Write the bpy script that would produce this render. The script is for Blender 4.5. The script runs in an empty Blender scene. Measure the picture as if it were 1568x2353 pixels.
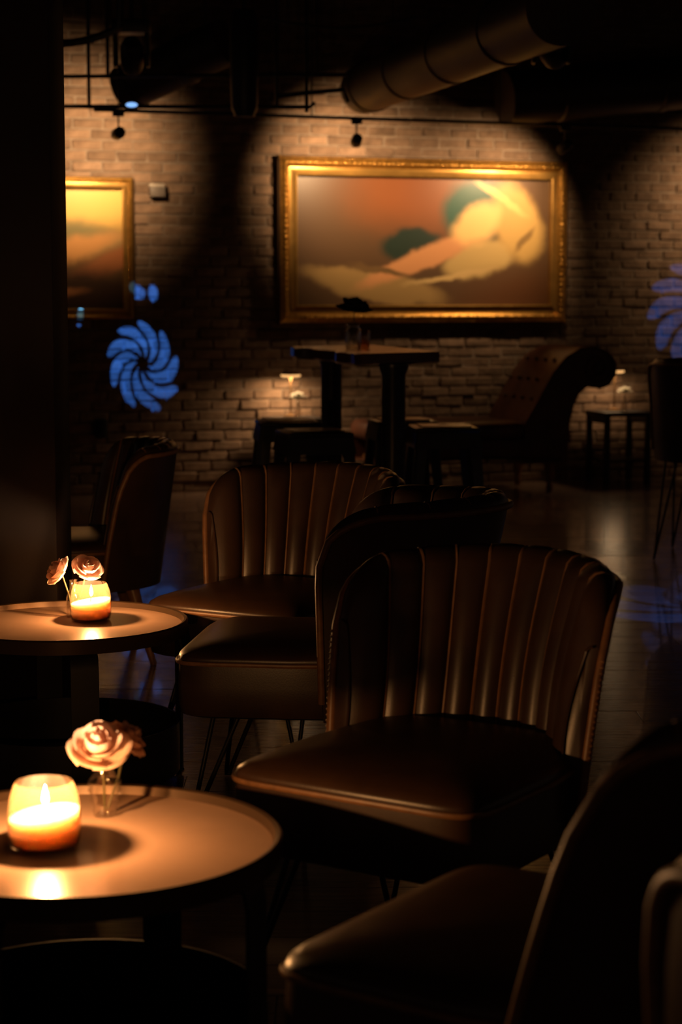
import bpy, bmesh, math, random
from math import sin, cos, pi, radians, sqrt, atan2
from mathutils import Vector, Matrix, Euler

R = random.Random(7)
S = bpy.context.scene
COL = S.collection

# ------------------------------------------------------------------ camera
FPX, FW, FH, HC, HORIZON = 4400.0, 1568.0, 2353.0, 1.30, 680.0
PITCH = math.atan((FH / 2 - HORIZON) / FPX)
cam = bpy.data.cameras.new('camera')
cam.sensor_fit = 'VERTICAL'; cam.sensor_height = 36.0
cam.lens = FPX / FH * 36.0
cam.clip_start = 0.05; cam.clip_end = 60
cam.dof.use_dof = True; cam.dof.focus_distance = 4.95; cam.dof.aperture_fstop = 3.8
cam.dof.aperture_blades = 8
camo = bpy.data.objects.new('camera', cam); COL.objects.link(camo)
camo.location = (0, 0, HC); camo.rotation_euler = (pi / 2 - PITCH, 0, 0)
S.camera = camo

# ------------------------------------------------------------------ world, exposure
w = bpy.data.worlds.new('world'); S.world = w; w.use_nodes = True
w.node_tree.nodes['Background'].inputs[0].default_value = (1.0, 0.62, 0.42, 1)
w.node_tree.nodes['Background'].inputs[1].default_value = 0.022
S.view_settings.view_transform = 'Standard'; S.view_settings.look = 'None'
S.view_settings.exposure = 0.0; S.view_settings.gamma = 1.0
S.view_settings.use_curve_mapping = False
S.cycles.use_denoising = True
S.cycles.sample_clamp_indirect = 4.0
S.cycles.max_bounces = 8; S.cycles.transparent_max_bounces = 16
S.cycles.caustics_reflective = False; S.cycles.caustics_refractive = False

WARM = (1.0, 0.64, 0.33)
CANDLE = (1.0, 0.58, 0.29)
SPOT_W = dict(a=85.0, b=85.0, c=85.0, d=48.0)
CANDLE_W = 11.0
LAMP_W = 5.0
GOBO_W = 1200.0

# ------------------------------------------------------------------ view helpers (where a thing of known height stands)
def ray(x, y):
    u = (x - FW / 2) / FPX; v = (FH / 2 - y) / FPX
    c, s = cos(PITCH), sin(PITCH)
    return Vector((u, c + v * s, -s + v * c))
def at(x, y, z):
    r = ray(x, y); return Vector((0, 0, HC)) + r * ((z - HC) / r.z)
def atY(x, y, Y):
    r = ray(x, y); return Vector((0, 0, HC)) + r * (Y / r.y)
WA = radians(17.6)
WO = Vector((-1.058, 12.726, 0))
EX = Vector((cos(WA), sin(WA), 0)); EN = Vector((sin(WA), -cos(WA), 0))   # along the wall, out of the wall
def at_wall(x, y, off=0.0):
    r = ray(x, y); o = Vector((0, 0, HC)); p0 = WO + EN * off
    t = (p0 - o).dot(EN) / r.dot(EN); p = o + r * t
    return (p - WO).dot(EX), p.z
def wl(u, off, z): return WO + EX * u + EN * off + Vector((0, 0, z))

# ------------------------------------------------------------------ materials
def nodes(m):
    nt = m.node_tree; return nt, nt.nodes, nt.links
def mat(name, col, rough=0.5, metal=0.0, noise=0.0, nscale=20, bump=0.0, bscale=60, spec=0.5, sss=0.0, coat=0.0, rnd=0.0, stretch=None):
    m = bpy.data.materials.new(name); m.use_nodes = True
    nt, N, L = nodes(m); b = N['Principled BSDF']
    b.inputs['Base Color'].default_value = (*col, 1); b.inputs['Roughness'].default_value = rough
    b.inputs['Metallic'].default_value = metal; b.inputs['Specular IOR Level'].default_value = spec
    b.inputs['Coat Weight'].default_value = coat
    if sss:
        b.inputs['Subsurface Weight'].default_value = sss
        b.inputs['Subsurface Radius'].default_value = (0.03, 0.018, 0.009)
        b.inputs['Subsurface Scale'].default_value = 1.0
    tc = N.new('ShaderNodeTexCoord'); src = tc.outputs['Object']
    if stretch:
        mp = N.new('ShaderNodeMapping'); mp.inputs['Scale'].default_value = stretch
        L.new(src, mp.inputs[0]); src = mp.outputs[0]
    if noise or rnd:
        hs = N.new('ShaderNodeHueSaturation'); hs.inputs['Color'].default_value = (*col, 1)
        val = None
        if noise:
            nz = N.new('ShaderNodeTexNoise'); nz.inputs['Scale'].default_value = nscale; nz.inputs['Detail'].default_value = 5
            L.new(src, nz.inputs['Vector'])
            mr = N.new('ShaderNodeMapRange'); mr.inputs['To Min'].default_value = 1 - noise; mr.inputs['To Max'].default_value = 1 + noise
            mr.inputs['From Min'].default_value = 0.25; mr.inputs['From Max'].default_value = 0.75
            L.new(nz.outputs['Fac'], mr.inputs[0]); val = mr.outputs[0]
        if rnd:
            oi = N.new('ShaderNodeObjectInfo')
            mr2 = N.new('ShaderNodeMapRange'); mr2.inputs['To Min'].default_value = 1 - rnd; mr2.inputs['To Max'].default_value = 1 + rnd
            L.new(oi.outputs['Random'], mr2.inputs[0])
            if val is None: val = mr2.outputs[0]
            else:
                mm = N.new('ShaderNodeMath'); mm.operation = 'MULTIPLY'
                L.new(val, mm.inputs[0]); L.new(mr2.outputs[0], mm.inputs[1]); val = mm.outputs[0]
        L.new(val, hs.inputs['Value']); L.new(hs.outputs[0], b.inputs['Base Color'])
    if bump:
        nb = N.new('ShaderNodeTexNoise'); nb.inputs['Scale'].default_value = bscale; nb.inputs['Detail'].default_value = 6
        L.new(src, nb.inputs['Vector'])
        bp = N.new('ShaderNodeBump'); bp.inputs['Strength'].default_value = bump; bp.inputs['Distance'].default_value = 0.01
        L.new(nb.outputs['Fac'], bp.inputs['Height']); L.new(bp.outputs[0], b.inputs['Normal'])
    return m
def emit(name, col, strength, clear=False):
    m = bpy.data.materials.new(name); m.use_nodes = True
    nt, N, L = nodes(m); N.remove(N['Principled BSDF'])
    e = N.new('ShaderNodeEmission'); e.inputs[0].default_value = (*col, 1); e.inputs[1].default_value = strength
    out = N['Material Output']
    if clear:
        t = N.new('ShaderNodeBsdfTransparent'); a = N.new('ShaderNodeAddShader')
        L.new(e.outputs[0], a.inputs[0]); L.new(t.outputs[0], a.inputs[1]); L.new(a.outputs[0], out.inputs[0])
    else: L.new(e.outputs[0], out.inputs[0])
    return m
def thin_glass(name, tint=(0.97, 0.95, 0.92), base=0.05, edge=0.55, rough=0.04):
    m = bpy.data.materials.new(name); m.use_nodes = True
    nt, N, L = nodes(m); N.remove(N['Principled BSDF'])
    t = N.new('ShaderNodeBsdfTransparent'); t.inputs[0].default_value = (*tint, 1)
    g = N.new('ShaderNodeBsdfGlossy'); g.inputs['Roughness'].default_value = rough
    lw = N.new('ShaderNodeLayerWeight'); lw.inputs['Blend'].default_value = 0.35
    mr = N.new('ShaderNodeMapRange'); mr.inputs['To Min'].default_value = base; mr.inputs['To Max'].default_value = edge
    mx = N.new('ShaderNodeMixShader')
    L.new(lw.outputs['Facing'], mr.inputs[0]); L.new(mr.outputs[0], mx.inputs[0])
    L.new(t.outputs[0], mx.inputs[1]); L.new(g.outputs[0], mx.inputs[2]); L.new(mx.outputs[0], N['Material Output'].inputs[0])
    return m

M = {}
M['leather'] = mat('dark_brown_leather', (0.050, 0.024, 0.013), 0.36, noise=0.35, nscale=9, bump=0.03, bscale=260, spec=0.6)
M['welt'] = mat('tan_welt_leather', (0.24, 0.11, 0.045), 0.42, noise=0.3, nscale=40, spec=0.5)
M['red_leather'] = mat('red_brown_leather', (0.085, 0.030, 0.017), 0.38, noise=0.35, nscale=7, bump=0.12, bscale=90)
M['black_metal'] = mat('black_steel', (0.014, 0.011, 0.010), 0.42, metal=0.0, noise=0.3, nscale=14, spec=0.35)
M['gun_metal'] = mat('gunmetal_sheet', (0.05, 0.05, 0.055), 0.32, metal=0.6, noise=0.25, nscale=10)
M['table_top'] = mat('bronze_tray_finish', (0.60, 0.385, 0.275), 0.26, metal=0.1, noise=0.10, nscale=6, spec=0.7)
M['table_rim'] = mat('bronze_rim', (0.10, 0.06, 0.035), 0.30, metal=0.5)
M['wood_leg'] = mat('oiled_wood', (0.22, 0.10, 0.04), 0.35, noise=0.3, nscale=12, stretch=(8, 8, 1))
M['slab'] = mat('live_edge_wood', (0.40, 0.19, 0.08), 0.24, noise=0.4, nscale=6, stretch=(6, 1, 6), spec=0.5)
M['slab_edge'] = mat('dark_resin_edge', (0.075, 0.02, 0.012), 0.22, noise=0.3, nscale=9)
M['plank'] = mat('worn_oak_plank', (0.33, 0.215, 0.16), 0.20, noise=0.35, nscale=5, stretch=(1.2, 16, 6), bump=0.05, bscale=40, rnd=0.14, spec=0.7, coat=0.5)
M['floor_base'] = mat('dark_floor_joint', (0.16, 0.095, 0.065), 0.38, noise=0.3, nscale=4, stretch=(1, 12, 4))
M['brick'] = mat('aged_brick', (0.185, 0.118, 0.078), 0.85, noise=0.35, nscale=14, bump=0.7, bscale=45, rnd=0.28, spec=0.2)
M['mortar'] = mat('pale_mortar', (0.22, 0.165, 0.125), 0.95, noise=0.2, nscale=25, bump=0.5, bscale=90, spec=0.1)
M['ceiling'] = mat('black_painted_ceiling', (0.014, 0.010, 0.009), 0.8, noise=0.2)
M['pillar'] = mat('dark_brown_paint', (0.010, 0.006, 0.005), 0.75, noise=0.2, nscale=3, spec=0.15)
M['duct'] = mat('brown_painted_duct', (0.032, 0.020, 0.015), 0.5, metal=0.1, noise=0.25, nscale=5)
M['pipe'] = mat('black_pipe', (0.012, 0.010, 0.010), 0.5)
M['gold'] = mat('antique_gold_leaf', (0.50, 0.26, 0.055), 0.30, metal=0.85, noise=0.3, nscale=30, bump=0.25, bscale=120)
M['gold_flat'] = mat('worn_gold_slope', (0.52, 0.29, 0.075), 0.33, metal=0.75, noise=0.2, nscale=12)
M['frame_back'] = mat('dark_frame_side', (0.08, 0.04, 0.015), 0.6)
M['wax'] = mat('cream_wax', (0.80, 0.63, 0.50), 0.45, sss=1.0, spec=0.4)
M['wax'].node_tree.nodes['Principled BSDF'].inputs['Subsurface Radius'].default_value = (0.036, 0.033, 0.030)
M['jar_base'] = thin_glass('milky_jar_base', (0.80, 0.77, 0.72), 0.10, 0.5, 0.2)
M['wick'] = mat('charred_wick', (0.02, 0.012, 0.01), 0.9)
M['petal'] = mat('dusty_pink_petal', (0.74, 0.47, 0.33), 0.6, noise=0.12, nscale=60, sss=0.25)
M['petal_dark'] = mat('dried_dark_petal', (0.03, 0.03, 0.022), 0.8, noise=0.3, nscale=60)
M['petal_white'] = mat('white_petal', (0.82, 0.80, 0.70), 0.6)
M['stem'] = mat('green_stem', (0.10, 0.09, 0.035), 0.6)
M['glass'] = thin_glass('clear_thin_glass')
M['jar_glass'] = thin_glass('candle_jar_glass', (0.96, 0.86, 0.70), 0.07, 0.5)
_nt, _N, _L = nodes(M['jar_glass'])
_mx = [n for n in _N if n.type == 'MIX_SHADER'][0]; _tr = _N.new('ShaderNodeBsdfTranslucent'); _tr.inputs[0].default_value = (1.0, .62, .32, 1)
_m2 = _N.new('ShaderNodeMixShader'); _m2.inputs[0].default_value = .022
_L.new(_mx.outputs[0], _m2.inputs[1]); _L.new(_tr.outputs[0], _m2.inputs[2]); _L.new(_m2.outputs[0], _N['Material Output'].inputs[0])
M['amber_glass'] = thin_glass('amber_glass', (0.97, 0.74, 0.48), 0.14, 0.6)
M['flame'] = emit('flame', (1.0, 0.72, 0.36), 60, clear=True)
M['lamp_glow'] = emit('lamp_diffuser_glow', (1.0, 0.50, 0.17), 1.1)
M['led_red'] = emit('red_standby_led', (1.0, 0.01, 0.03), 1.6)
M['led_blue'] = emit('blue_lens_glow', (0.10, 0.33, 1.0), 1.0)
M['plastic_white'] = mat('off_white_plastic', (0.34, 0.29, 0.24), 0.4)
M['plastic_grey'] = mat('grey_plastic', (0.16, 0.13, 0.11), 0.45)
M['lamp_brass'] = mat('lamp_bronze', (0.25, 0.14, 0.06), 0.35, metal=0.7)

# abstract canvases: soft colour fields (cx, cy, rx, ry, turn, colour, softness) over a ground colour
def canvas_mat(name, ground, blobs):
    m = bpy.data.materials.new(name); m.use_nodes = True
    nt, N, L = nodes(m); b = N['Principled BSDF']; b.inputs['Roughness'].default_value = 0.42
    tc = N.new('ShaderNodeTexCoord')
    nz = N.new('ShaderNodeTexNoise'); nz.inputs['Scale'].default_value = 5.0; nz.inputs['Detail'].default_value = 4
    L.new(tc.outputs['Object'], nz.inputs['Vector'])
    sub = N.new('ShaderNodeVectorMath'); sub.operation = 'SUBTRACT'; sub.inputs[1].default_value = (0.5, 0.5, 0.5)
    L.new(nz.outputs['Color'], sub.inputs[0])
    sc = N.new('ShaderNodeVectorMath'); sc.operation = 'SCALE'; sc.inputs['Scale'].default_value = 0.11
    L.new(sub.outputs[0], sc.inputs[0])
    ad = N.new('ShaderNodeVectorMath'); ad.operation = 'ADD'
    L.new(tc.outputs['Object'], ad.inputs[0]); L.new(sc.outputs[0], ad.inputs[1])
    cur = None
    for (cx, cz, rx, rz, ang, col, soft) in blobs:
        mp = N.new('ShaderNodeMapping'); mp.vector_type = 'TEXTURE'
        mp.inputs['Location'].default_value = (cx, 0, cz); mp.inputs['Rotation'].default_value = (0, -radians(ang), 0)
        mp.inputs['Scale'].default_value = (rx, 1000, rz)
        L.new(ad.outputs[0], mp.inputs[0])
        ln = N.new('ShaderNodeVectorMath'); ln.operation = 'LENGTH'; L.new(mp.outputs[0], ln.inputs[0])
        mr = N.new('ShaderNodeMapRange'); mr.interpolation_type = 'SMOOTHSTEP'
        mr.inputs['From Min'].default_value = 1 - soft; mr.inputs['From Max'].default_value = 1 + soft
        mr.inputs['To Min'].default_value = 1; mr.inputs['To Max'].default_value = 0
        L.new(ln.outputs['Value'], mr.inputs[0])
        mx = N.new('ShaderNodeMix'); mx.data_type = 'RGBA'
        L.new(mr.outputs[0], mx.inputs['Factor'])
        if cur is None: mx.inputs['A'].default_value = (*ground, 1)
        else: L.new(cur, mx.inputs['A'])
        mx.inputs['B'].default_value = (*col, 1); cur = mx.outputs['Result']
    L.new(cur, b.inputs['Base Color'])
    return m

# ------------------------------------------------------------------ mesh builder
class MB:
    def __init__(self): self.v = []; self.f = []
    def add(self, vs, fs):
        o = len(self.v); self.v += [Vector(p) for p in vs]; self.f += [tuple(i + o for i in f) for f in fs]; return self
    def box(self, c, s, rot=None):
        hx, hy, hz = s[0] / 2, s[1] / 2, s[2] / 2
        vs = [Vector((x, y, z)) for x in (-hx, hx) for y in (-hy, hy) for z in (-hz, hz)]
        if rot is not None: vs = [rot @ p for p in vs]
        vs = [p + Vector(c) for p in vs]
        return self.add(vs, [(0, 1, 3, 2), (4, 6, 7, 5), (0, 4, 5, 1), (2, 3, 7, 6), (0, 2, 6, 4), (1, 5, 7, 3)])
    def rbox(self, c, s, r=0.01, seg=2, rot=None):
        bm = bmesh.new(); bmesh.ops.create_cube(bm, size=1)
        bmesh.ops.scale(bm, vec=s, verts=bm.verts)
        bmesh.ops.bevel(bm, geom=bm.edges[:], offset=r, segments=seg, affect='EDGES', profile=0.5)
        bm.verts.ensure_lookup_table()
        vs = [v.co.copy() for v in bm.verts]
        if rot is not None: vs = [rot @ p for p in vs]
        vs = [p + Vector(c) for p in vs]; fs = [tuple(v.index for v in f.verts) for f in bm.faces]; bm.free()
        return self.add(vs, fs)
    def lathe(self, prof, c=(0, 0, 0), n=40, rot=None, closed=False):
        vs = []; fs = []; k = len(prof)
        for i in range(n):
            a = 2 * pi * i / n
            for (r, z) in prof:
                p = Vector((r * cos(a), r * sin(a), z))
                if rot is not None: p = rot @ p
                vs.append(p + Vector(c))
        for i in range(n):
            j = (i + 1) % n
            for q in range(k if closed else k - 1):
                q2 = (q + 1) % k
                fs.append((i * k + q, j * k + q, j * k + q2, i * k + q2))
        return self.add(vs, fs)
    def tube(self, pts, r, n=8, closed=False, caps=True):
        pts = [Vector(p) for p in pts]; m = len(pts)
        rs = r if isinstance(r, (list, tuple)) else [r] * m
        vs = []; fs = []; up = None
        for i in range(m):
            if closed: t = pts[(i + 1) % m] - pts[i - 1]
            else: t = pts[min(i + 1, m - 1)] - pts[max(i - 1, 0)]
            t = t.normalized() if t.length > 1e-9 else Vector((0, 0, 1))
            if up is None: up = t.orthogonal().normalized()
            else:
                up = up - t * up.dot(t)
                up = up.normalized() if up.length > 1e-6 else t.orthogonal().normalized()
            b = t.cross(up)
            for k in range(n):
                a = 2 * pi * k / n; vs.append(pts[i] + (up * cos(a) + b * sin(a)) * rs[i])
        for i in range(m if closed else m - 1):
            j = (i + 1) % m
            for k in range(n):
                l = (k + 1) % n; fs.append((i * n + k, i * n + l, j * n + l, j * n + k))
        if caps and not closed:
            fs.append(tuple(range(n))[::-1]); fs.append(tuple((m - 1) * n + k for k in range(n)))
        return self.add(vs, fs)
    def grid(self, rows, closed=False):
        k = len(rows[0]); vs = [p for r in rows for p in r]; fs = []
        for i in range(len(rows) - (0 if closed else 1)):
            j = (i + 1) % len(rows)
            for q in range(k - 1): fs.append((i * k + q, i * k + q + 1, j * k + q + 1, j * k + q))
        return self.add(vs, fs)
    def extrude(self, poly, y0, y1):
        n = len(poly)
        vs = [(x, y0, z) for x, z in poly] + [(x, y1, z) for x, z in poly]
        fs = [tuple(range(n)), tuple(range(n, 2 * n))[::-1]] + [(i, i + n, (i + 1) % n + n, (i + 1) % n) for i in range(n)]
        return self.add(vs, fs)
    def ball(self, c, r, n=8, m=6, sc=(1, 1, 1)):
        rows = []
        for i in range(m + 1):
            a = pi * i / m
            rows.append([Vector((r * sc[0] * sin(a) * cos(2 * pi * k / n), r * sc[1] * sin(a) * sin(2 * pi * k / n), r * sc[2] * cos(a))) + Vector(c) for k in range(n + 1)])
        return self.grid(rows)
    def mesh(self, name, m, smooth=40):
        me = bpy.data.meshes.new(name); me.from_pydata(self.v, [], self.f); 
        bm = bmesh.new(); bm.from_mesh(me)
        bmesh.ops.remove_doubles(bm, verts=bm.verts, dist=1e-5)
        bmesh.ops.recalc_face_normals(bm, faces=bm.faces); bm.to_mesh(me); bm.free()
        me.update(); me.materials.append(m)
        if smooth:
            me.shade_smooth(); me.set_sharp_from_angle(angle=radians(smooth))
        return me
    def build(self, name, m, parent=None, smooth=40, kind=None):
        return link(name, self.mesh(name, m, smooth), parent, kind)

def link(name, me, parent=None, kind=None, mtx=None):
    o = bpy.data.objects.new(name, me); COL.objects.link(o)
    if parent is not None: o.parent = parent
    if mtx is not None: o.matrix_local = mtx
    if kind: o['kind'] = kind
    return o
def tag(o, label, cat, group=None):
    o['label'] = label; o['category'] = cat
    if group: o['group'] = group
    return o
def empty(name, loc=(0, 0, 0), rz=0.0):
    o = bpy.data.objects.new(name, None); COL.objects.link(o); o.empty_display_size = 0.05
    o.location = loc; o.rotation_euler = (0, 0, rz); return o
def thing(name, label, cat, loc=(0, 0, 0), rz=0.0, group=None): return tag(empty(name, loc, rz), label, cat, group)
def children(o): return [c for c in bpy.data.objects if c.parent == o]
def copy_tree(o, parent=None):
    c = o.copy(); COL.objects.link(c); c.parent = parent
    for ch in children(o): copy_tree(ch, c)
    return c
def point(loc, watt, col, radius=0.02, parent=None, name='lamp_light'):
    l = bpy.data.lights.new(name, 'POINT'); l.energy = watt; l.color = col; l.shadow_soft_size = radius
    o = bpy.data.objects.new(name, l); COL.objects.link(o); o.location = loc
    if parent is not None: o.parent = parent
    return o
def spot(loc, target, watt, col, size, blend, radius=0.03, parent=None, name='spot_light'):
    l = bpy.data.lights.new(name, 'SPOT'); l.energy = watt; l.color = col; l.shadow_soft_size = radius
    l.spot_size = radians(size); l.spot_blend = blend
    o = bpy.data.objects.new(name, l); COL.objects.link(o); o.location = loc
    o.rotation_euler = (Vector(target) - Vector(loc)).to_track_quat('-Z', 'Y').to_euler()
    return o

# ================================================================== STRUCTURE
# floor with boards
fl = MB().box((0.5, 7.0, -0.03), (14, 15, 0.05)).build('floor', M['floor_base'], smooth=0); fl['kind'] = 'structure'
PW = 0.165
plank_mesh = {}
y = 2.3; row = 0
while y < 10.4:
    x = -2.6 + (row * 0.73) % 1.9 - 1.9
    while x < 2.7:
        ln = R.choice((1.7, 1.9, 2.1))
        key = ln
        if key not in plank_mesh:
            plank_mesh[key] = MB().rbox((0, 0, 0), (ln - 0.002, PW - 0.002, 0.012), 0.0012, 1).mesh('plank', M['plank'], 0)
        if x + ln > -2.6:
            o = link('plank', plank_mesh[key], fl, mtx=Matrix.Translation((x + ln / 2, y + PW / 2, 0.0 + R.uniform(-0.0006, 0.0006) - 0.006)))
        x += ln
    y += PW; row += 1
# rest of the boards, too far or outside the view to pick apart
mb = MB()
for (y0, y1, xa, xb) in ((0.2, 2.3, -3.5, 4.0), (10.4 + 0.0, 13.9, -4.5, 5.5)):
    y = y0 if y0 < 1 else (2.3 + row * PW)
    while y < y1 - 0.01:
        h = min(PW, y1 - y)
        mb.rbox(((xa + xb) / 2, y + h / 2, -0.006), (xb - xa, h - 0.002, 0.012), 0.0012, 1); y += PW
for (xa, xb) in ((-5.6, -2.61), (4.61, 6.5)):
    pass
mb.build('floorboards', M['plank'], fl, 0, 'stuff')

ce = MB().box((0.5, 7.0, 3.55), (14, 15, 0.1)).build('ceiling', M['ceiling'], smooth=0); ce['kind'] = 'structure'

# brick wall
UW0, UW1, HW = -3.2, 5.6, 3.5
wall = MB().box(((UW0 + UW1) / 2, 0.12, HW / 2), (UW1 - UW0, 0.24, HW)).build('wall_back', M['mortar'], smooth=0)
wall['kind'] = 'structure'; wall.location = WO; wall.rotation_euler = (0, 0, WA)
def brick_verts(L, H, D, rr):
    m = MB().rbox((0, 0, 0), (L, D, H), 0.006, 1)
    for p in m.v:
        p.x += rr.uniform(-.004, .004); p.z += rr.uniform(-.003, .003); p.y += rr.uniform(-.003, .003)
    return m
BP, BH = 0.2, 0.0677
brick_mesh = [brick_verts(0.19, 0.058, 0.04, R).mesh('brick', M['brick'], 30) for _ in range(8)]
u_pl, z_pt = at_wall(303, 408)
spec = []
nrow = int(HW / BH)
for r in range(nrow):
    z = r * BH + BH / 2
    u = UW0 + (BP / 2 if r % 2 else 0) + R.uniform(-.02, .02)
    while u < UW1 - 0.12:
        spec.append((u + BP / 2, z)); u += BP
ua, zt = at_wall(633, 357); ub, _ = at_wall(1297, 372); _, zb = at_wall(638, 745)
def seen(u, z):
    uL, _ = at_wall(150, 700); uR, _ = at_wall(1575, 700)
    if not (uL < u < uR and 0.0 < z < 2.78): return False
    if ua + .05 < u < ub - .05 and zb + .03 < z < zt - .03: return False
    if u < u_pl - .05 and at_wall(300, 735)[1] + .03 < z < z_pt - .03: return False
    if z < 0.78 and u > at_wall(560, 900)[0] and u > 0.4: return z > 0.5 and u < 0.9
    return True
vis = sorted([s for s in spec if seen(*s)], key=lambda s: (wl(s[0], 0, s[1]) - Vector((0, 0, HC))).length)
single = set(vis[:300])
rest = MB()
for s in spec:
    out = R.uniform(-.004, .006) + (R.uniform(-.004, .010) if s[1] < 0.75 else 0)
    mtx = Matrix.Translation((s[0], 0.012 - out, s[1])) @ Euler((R.uniform(-.03, .03), R.uniform(-.012, .012), R.uniform(-.02, .02))).to_matrix().to_4x4()
    if s in single: link('brick', R.choice(brick_mesh), wall, mtx=mtx)
    else:
        m = brick_verts(0.19, 0.058, 0.04, R)
        rest.add([mtx @ p for p in m.v], m.f)
rest.build('brickwork', M['brick'], wall, 30, 'stuff')

# dark pillar behind the lounge tables
pr = atY(156, 700, 5.80).x
pil = MB().rbox((pr - 0.45, 5.65, 1.75), (0.90, 0.30, 3.5), 0.006, 2).build('pillar', M['pillar']); pil['kind'] = 'structure'

# ================================================================== PAINTINGS
def painting(name, label, u0, u1, z0, z1, band, cmat, ornate, loc_off=0.0):
    W, H = u1 - u0, z1 - z0; cu, cz = (u0 + u1) / 2, (z0 + z1) / 2
    root = thing(name, label, 'painting', wl(cu, 0.02, cz), WA)
    # profile across the moulding: (inset from outer edge, height off the wall)
    b = band
    if ornate: profs = [('back', [(0, 0), (0, .045), (.012, .052)]), ('carved', [(.012, .052), (.03, .066), (.05, .070), (b * .52, .058), (b * .60, .046)]), ('flat', [(b * .60, .046), (b * .66, .046), (b * .93, .068), (b, .066), (b, .012)])]
    else: profs = [('back', [(0, 0), (0, .035), (.008, .040)]), ('carved', [(.008, .040), (b * .30, .046), (b * .45, .038)]), ('flat', [(b * .45, .034), (b * .55, .034), (b * .92, .052), (b, .050), (b, .010)])]
    cor = [(-W / 2, -H / 2, 1, 1), (W / 2, -H / 2, -1, 1), (W / 2, H / 2, -1, -1), (-W / 2, H / 2, 1, -1)]
    for side in range(4):
        c0, c1 = cor[side], cor[(side + 1) % 4]
        rail = None
        for pn, pf in profs:
            rows = [[Vector((c[0] + c[2] * i, -h, c[1] + c[3] * i)) for (i, h) in pf] for c in (c0, c1)]
            mm = {'back': M['frame_back'], 'carved': M['gold'], 'flat': M['gold_flat']}[pn]
            o = MB().grid(rows).build({'back': 'frame_side', 'carved': 'frame_rail', 'flat': 'frame_slope'}[pn], mm, root, 35)
            if pn == 'carved': rail = o
        # carved bosses and rope edge of this rail
        mb = MB(); ln = (Vector((c1[0], 0, c1[1])) - Vector((c0[0], 0, c0[1]))).length
        d = Vector((c1[0] - c0[0], 0, c1[1] - c0[1])).normalized()
        inn = Vector((-d.z, 0, d.x))
        if inn.dot(Vector((-c0[0], 0, -c0[1]))) < 0: inn = -inn
        if ornate:
            k = int(ln / .034)
            for q in range(2, k - 1):
                p = Vector((c0[0], 0, c0[1])) + d * (ln * (q + .5) / k)
                sc = (.016, .012, .016) if q % 2 else (.012, .009, .012)
                mb.ball(p + inn * .046 + Vector((0, -.066, 0)), 1.0, 8, 5, sc)
            k = int(ln / .016)
            for q in range(k):
                p = Vector((c0[0], 0, c0[1])) + d * (ln * (q + .5) / k)
                mb.ball(p + inn * .016 + Vector((0, -.054, 0)), 1.0, 5, 3, (.0065, .008, .0065))
        else:
            k = int(ln / .018)
            for q in range(1, k):
                p = Vector((c0[0], 0, c0[1])) + d * (ln * q / k)
                mb.ball(p + inn * (b * .52) + Vector((0, -.040, 0)), 1.0, 6, 4, (.006, .006, .006))
        mb.build('carved_ornament', M['gold'], rail, 60, 'stuff')
    MB().box((0, -.010, 0), (W - 2 * b + .004, .012, H - 2 * b + .004)).build('canvas', cmat, root, 0)
    MB().box((0, 0.0, 0), (W - .02, .02, H - .02)).build('backing_board', M['frame_back'], root, 0)
    return root
cm_big = canvas_mat('abstract_drapery_field', (0.085, 0.045, 0.020), [
    (0.02, 0.32, .50, .26, 0, (0.21, 0.065, 0.018), .7),
    (-0.10, -0.02, .22, .10, 4, (0.012, 0.026, 0.018), .25),
    (0.36, 0.20, .22, .22, 30, (0.015, 0.075, 0.052), .25),
    (-0.36, -0.30, .50, .10, -10, (0.30, 0.19, 0.07), .22),
    (0.40, -0.12, .26, .12, 14, (0.42, 0.29, 0.11), .22),
    (0.68, 0.14, .17, .28, 24, (0.44, 0.28, 0.09), .25),
    (-0.02, -0.12, .46, .07, 22, (0.52, 0.24, 0.10), .30),
    (-0.30, -0.20, .20, .022, -12, (0.14, 0.08, 0.03), .5),
    (0.20, -0.24, .30, .020, 10, (0.50, 0.34, 0.14), .5),
    (0.38, 0.12, .18, .12, 26, (0.74, 0.44, 0.16), .35),
    (0.56, 0.30, .20, .035, -30, (0.60, 0.40, 0.14), .4),
    (0.74, 0.02, .10, .022, 50, (0.20, 0.12, 0.04), .5),
    (0.80, -0.42, .5, .2, 0, (0.09, 0.035, 0.012), .6)])
BW_ = ub - ua
pb = painting('framed_painting', 'wide abstract painting in an ornate carved gold frame on the brick wall', ua, ub, zb, zt, 0.128, cm_big, True)
uL0 = u_pl - 0.68
cm_small = canvas_mat('abstract_dusk_field', (0.16, 0.085, 0.03), [
    (0.0, 0.36, .60, .24, 0, (0.70, 0.44, 0.11), .4),
    (0.10, 0.06, .40, .09, -12, (0.22, 0.18, 0.07), .5),
    (-0.10, -0.02, .40, .07, 16, (0.58, 0.28, 0.09), .5),
    (0.16, -0.10, .30, .07, 24, (0.34, 0.12, 0.04), .5),
    (0.0, -0.36, .60, .24, -6, (0.045, 0.020, 0.009), .4),
    (-0.16, -0.30, .16, .03, 8, (0.36, 0.14, 0.05), .6)])
painting('framed_picture', 'upright abstract picture in a plain narrow gold frame beside the dark pillar', uL0, u_pl, at_wall(300, 735)[1], z_pt, 0.075, cm_small, False)

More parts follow.
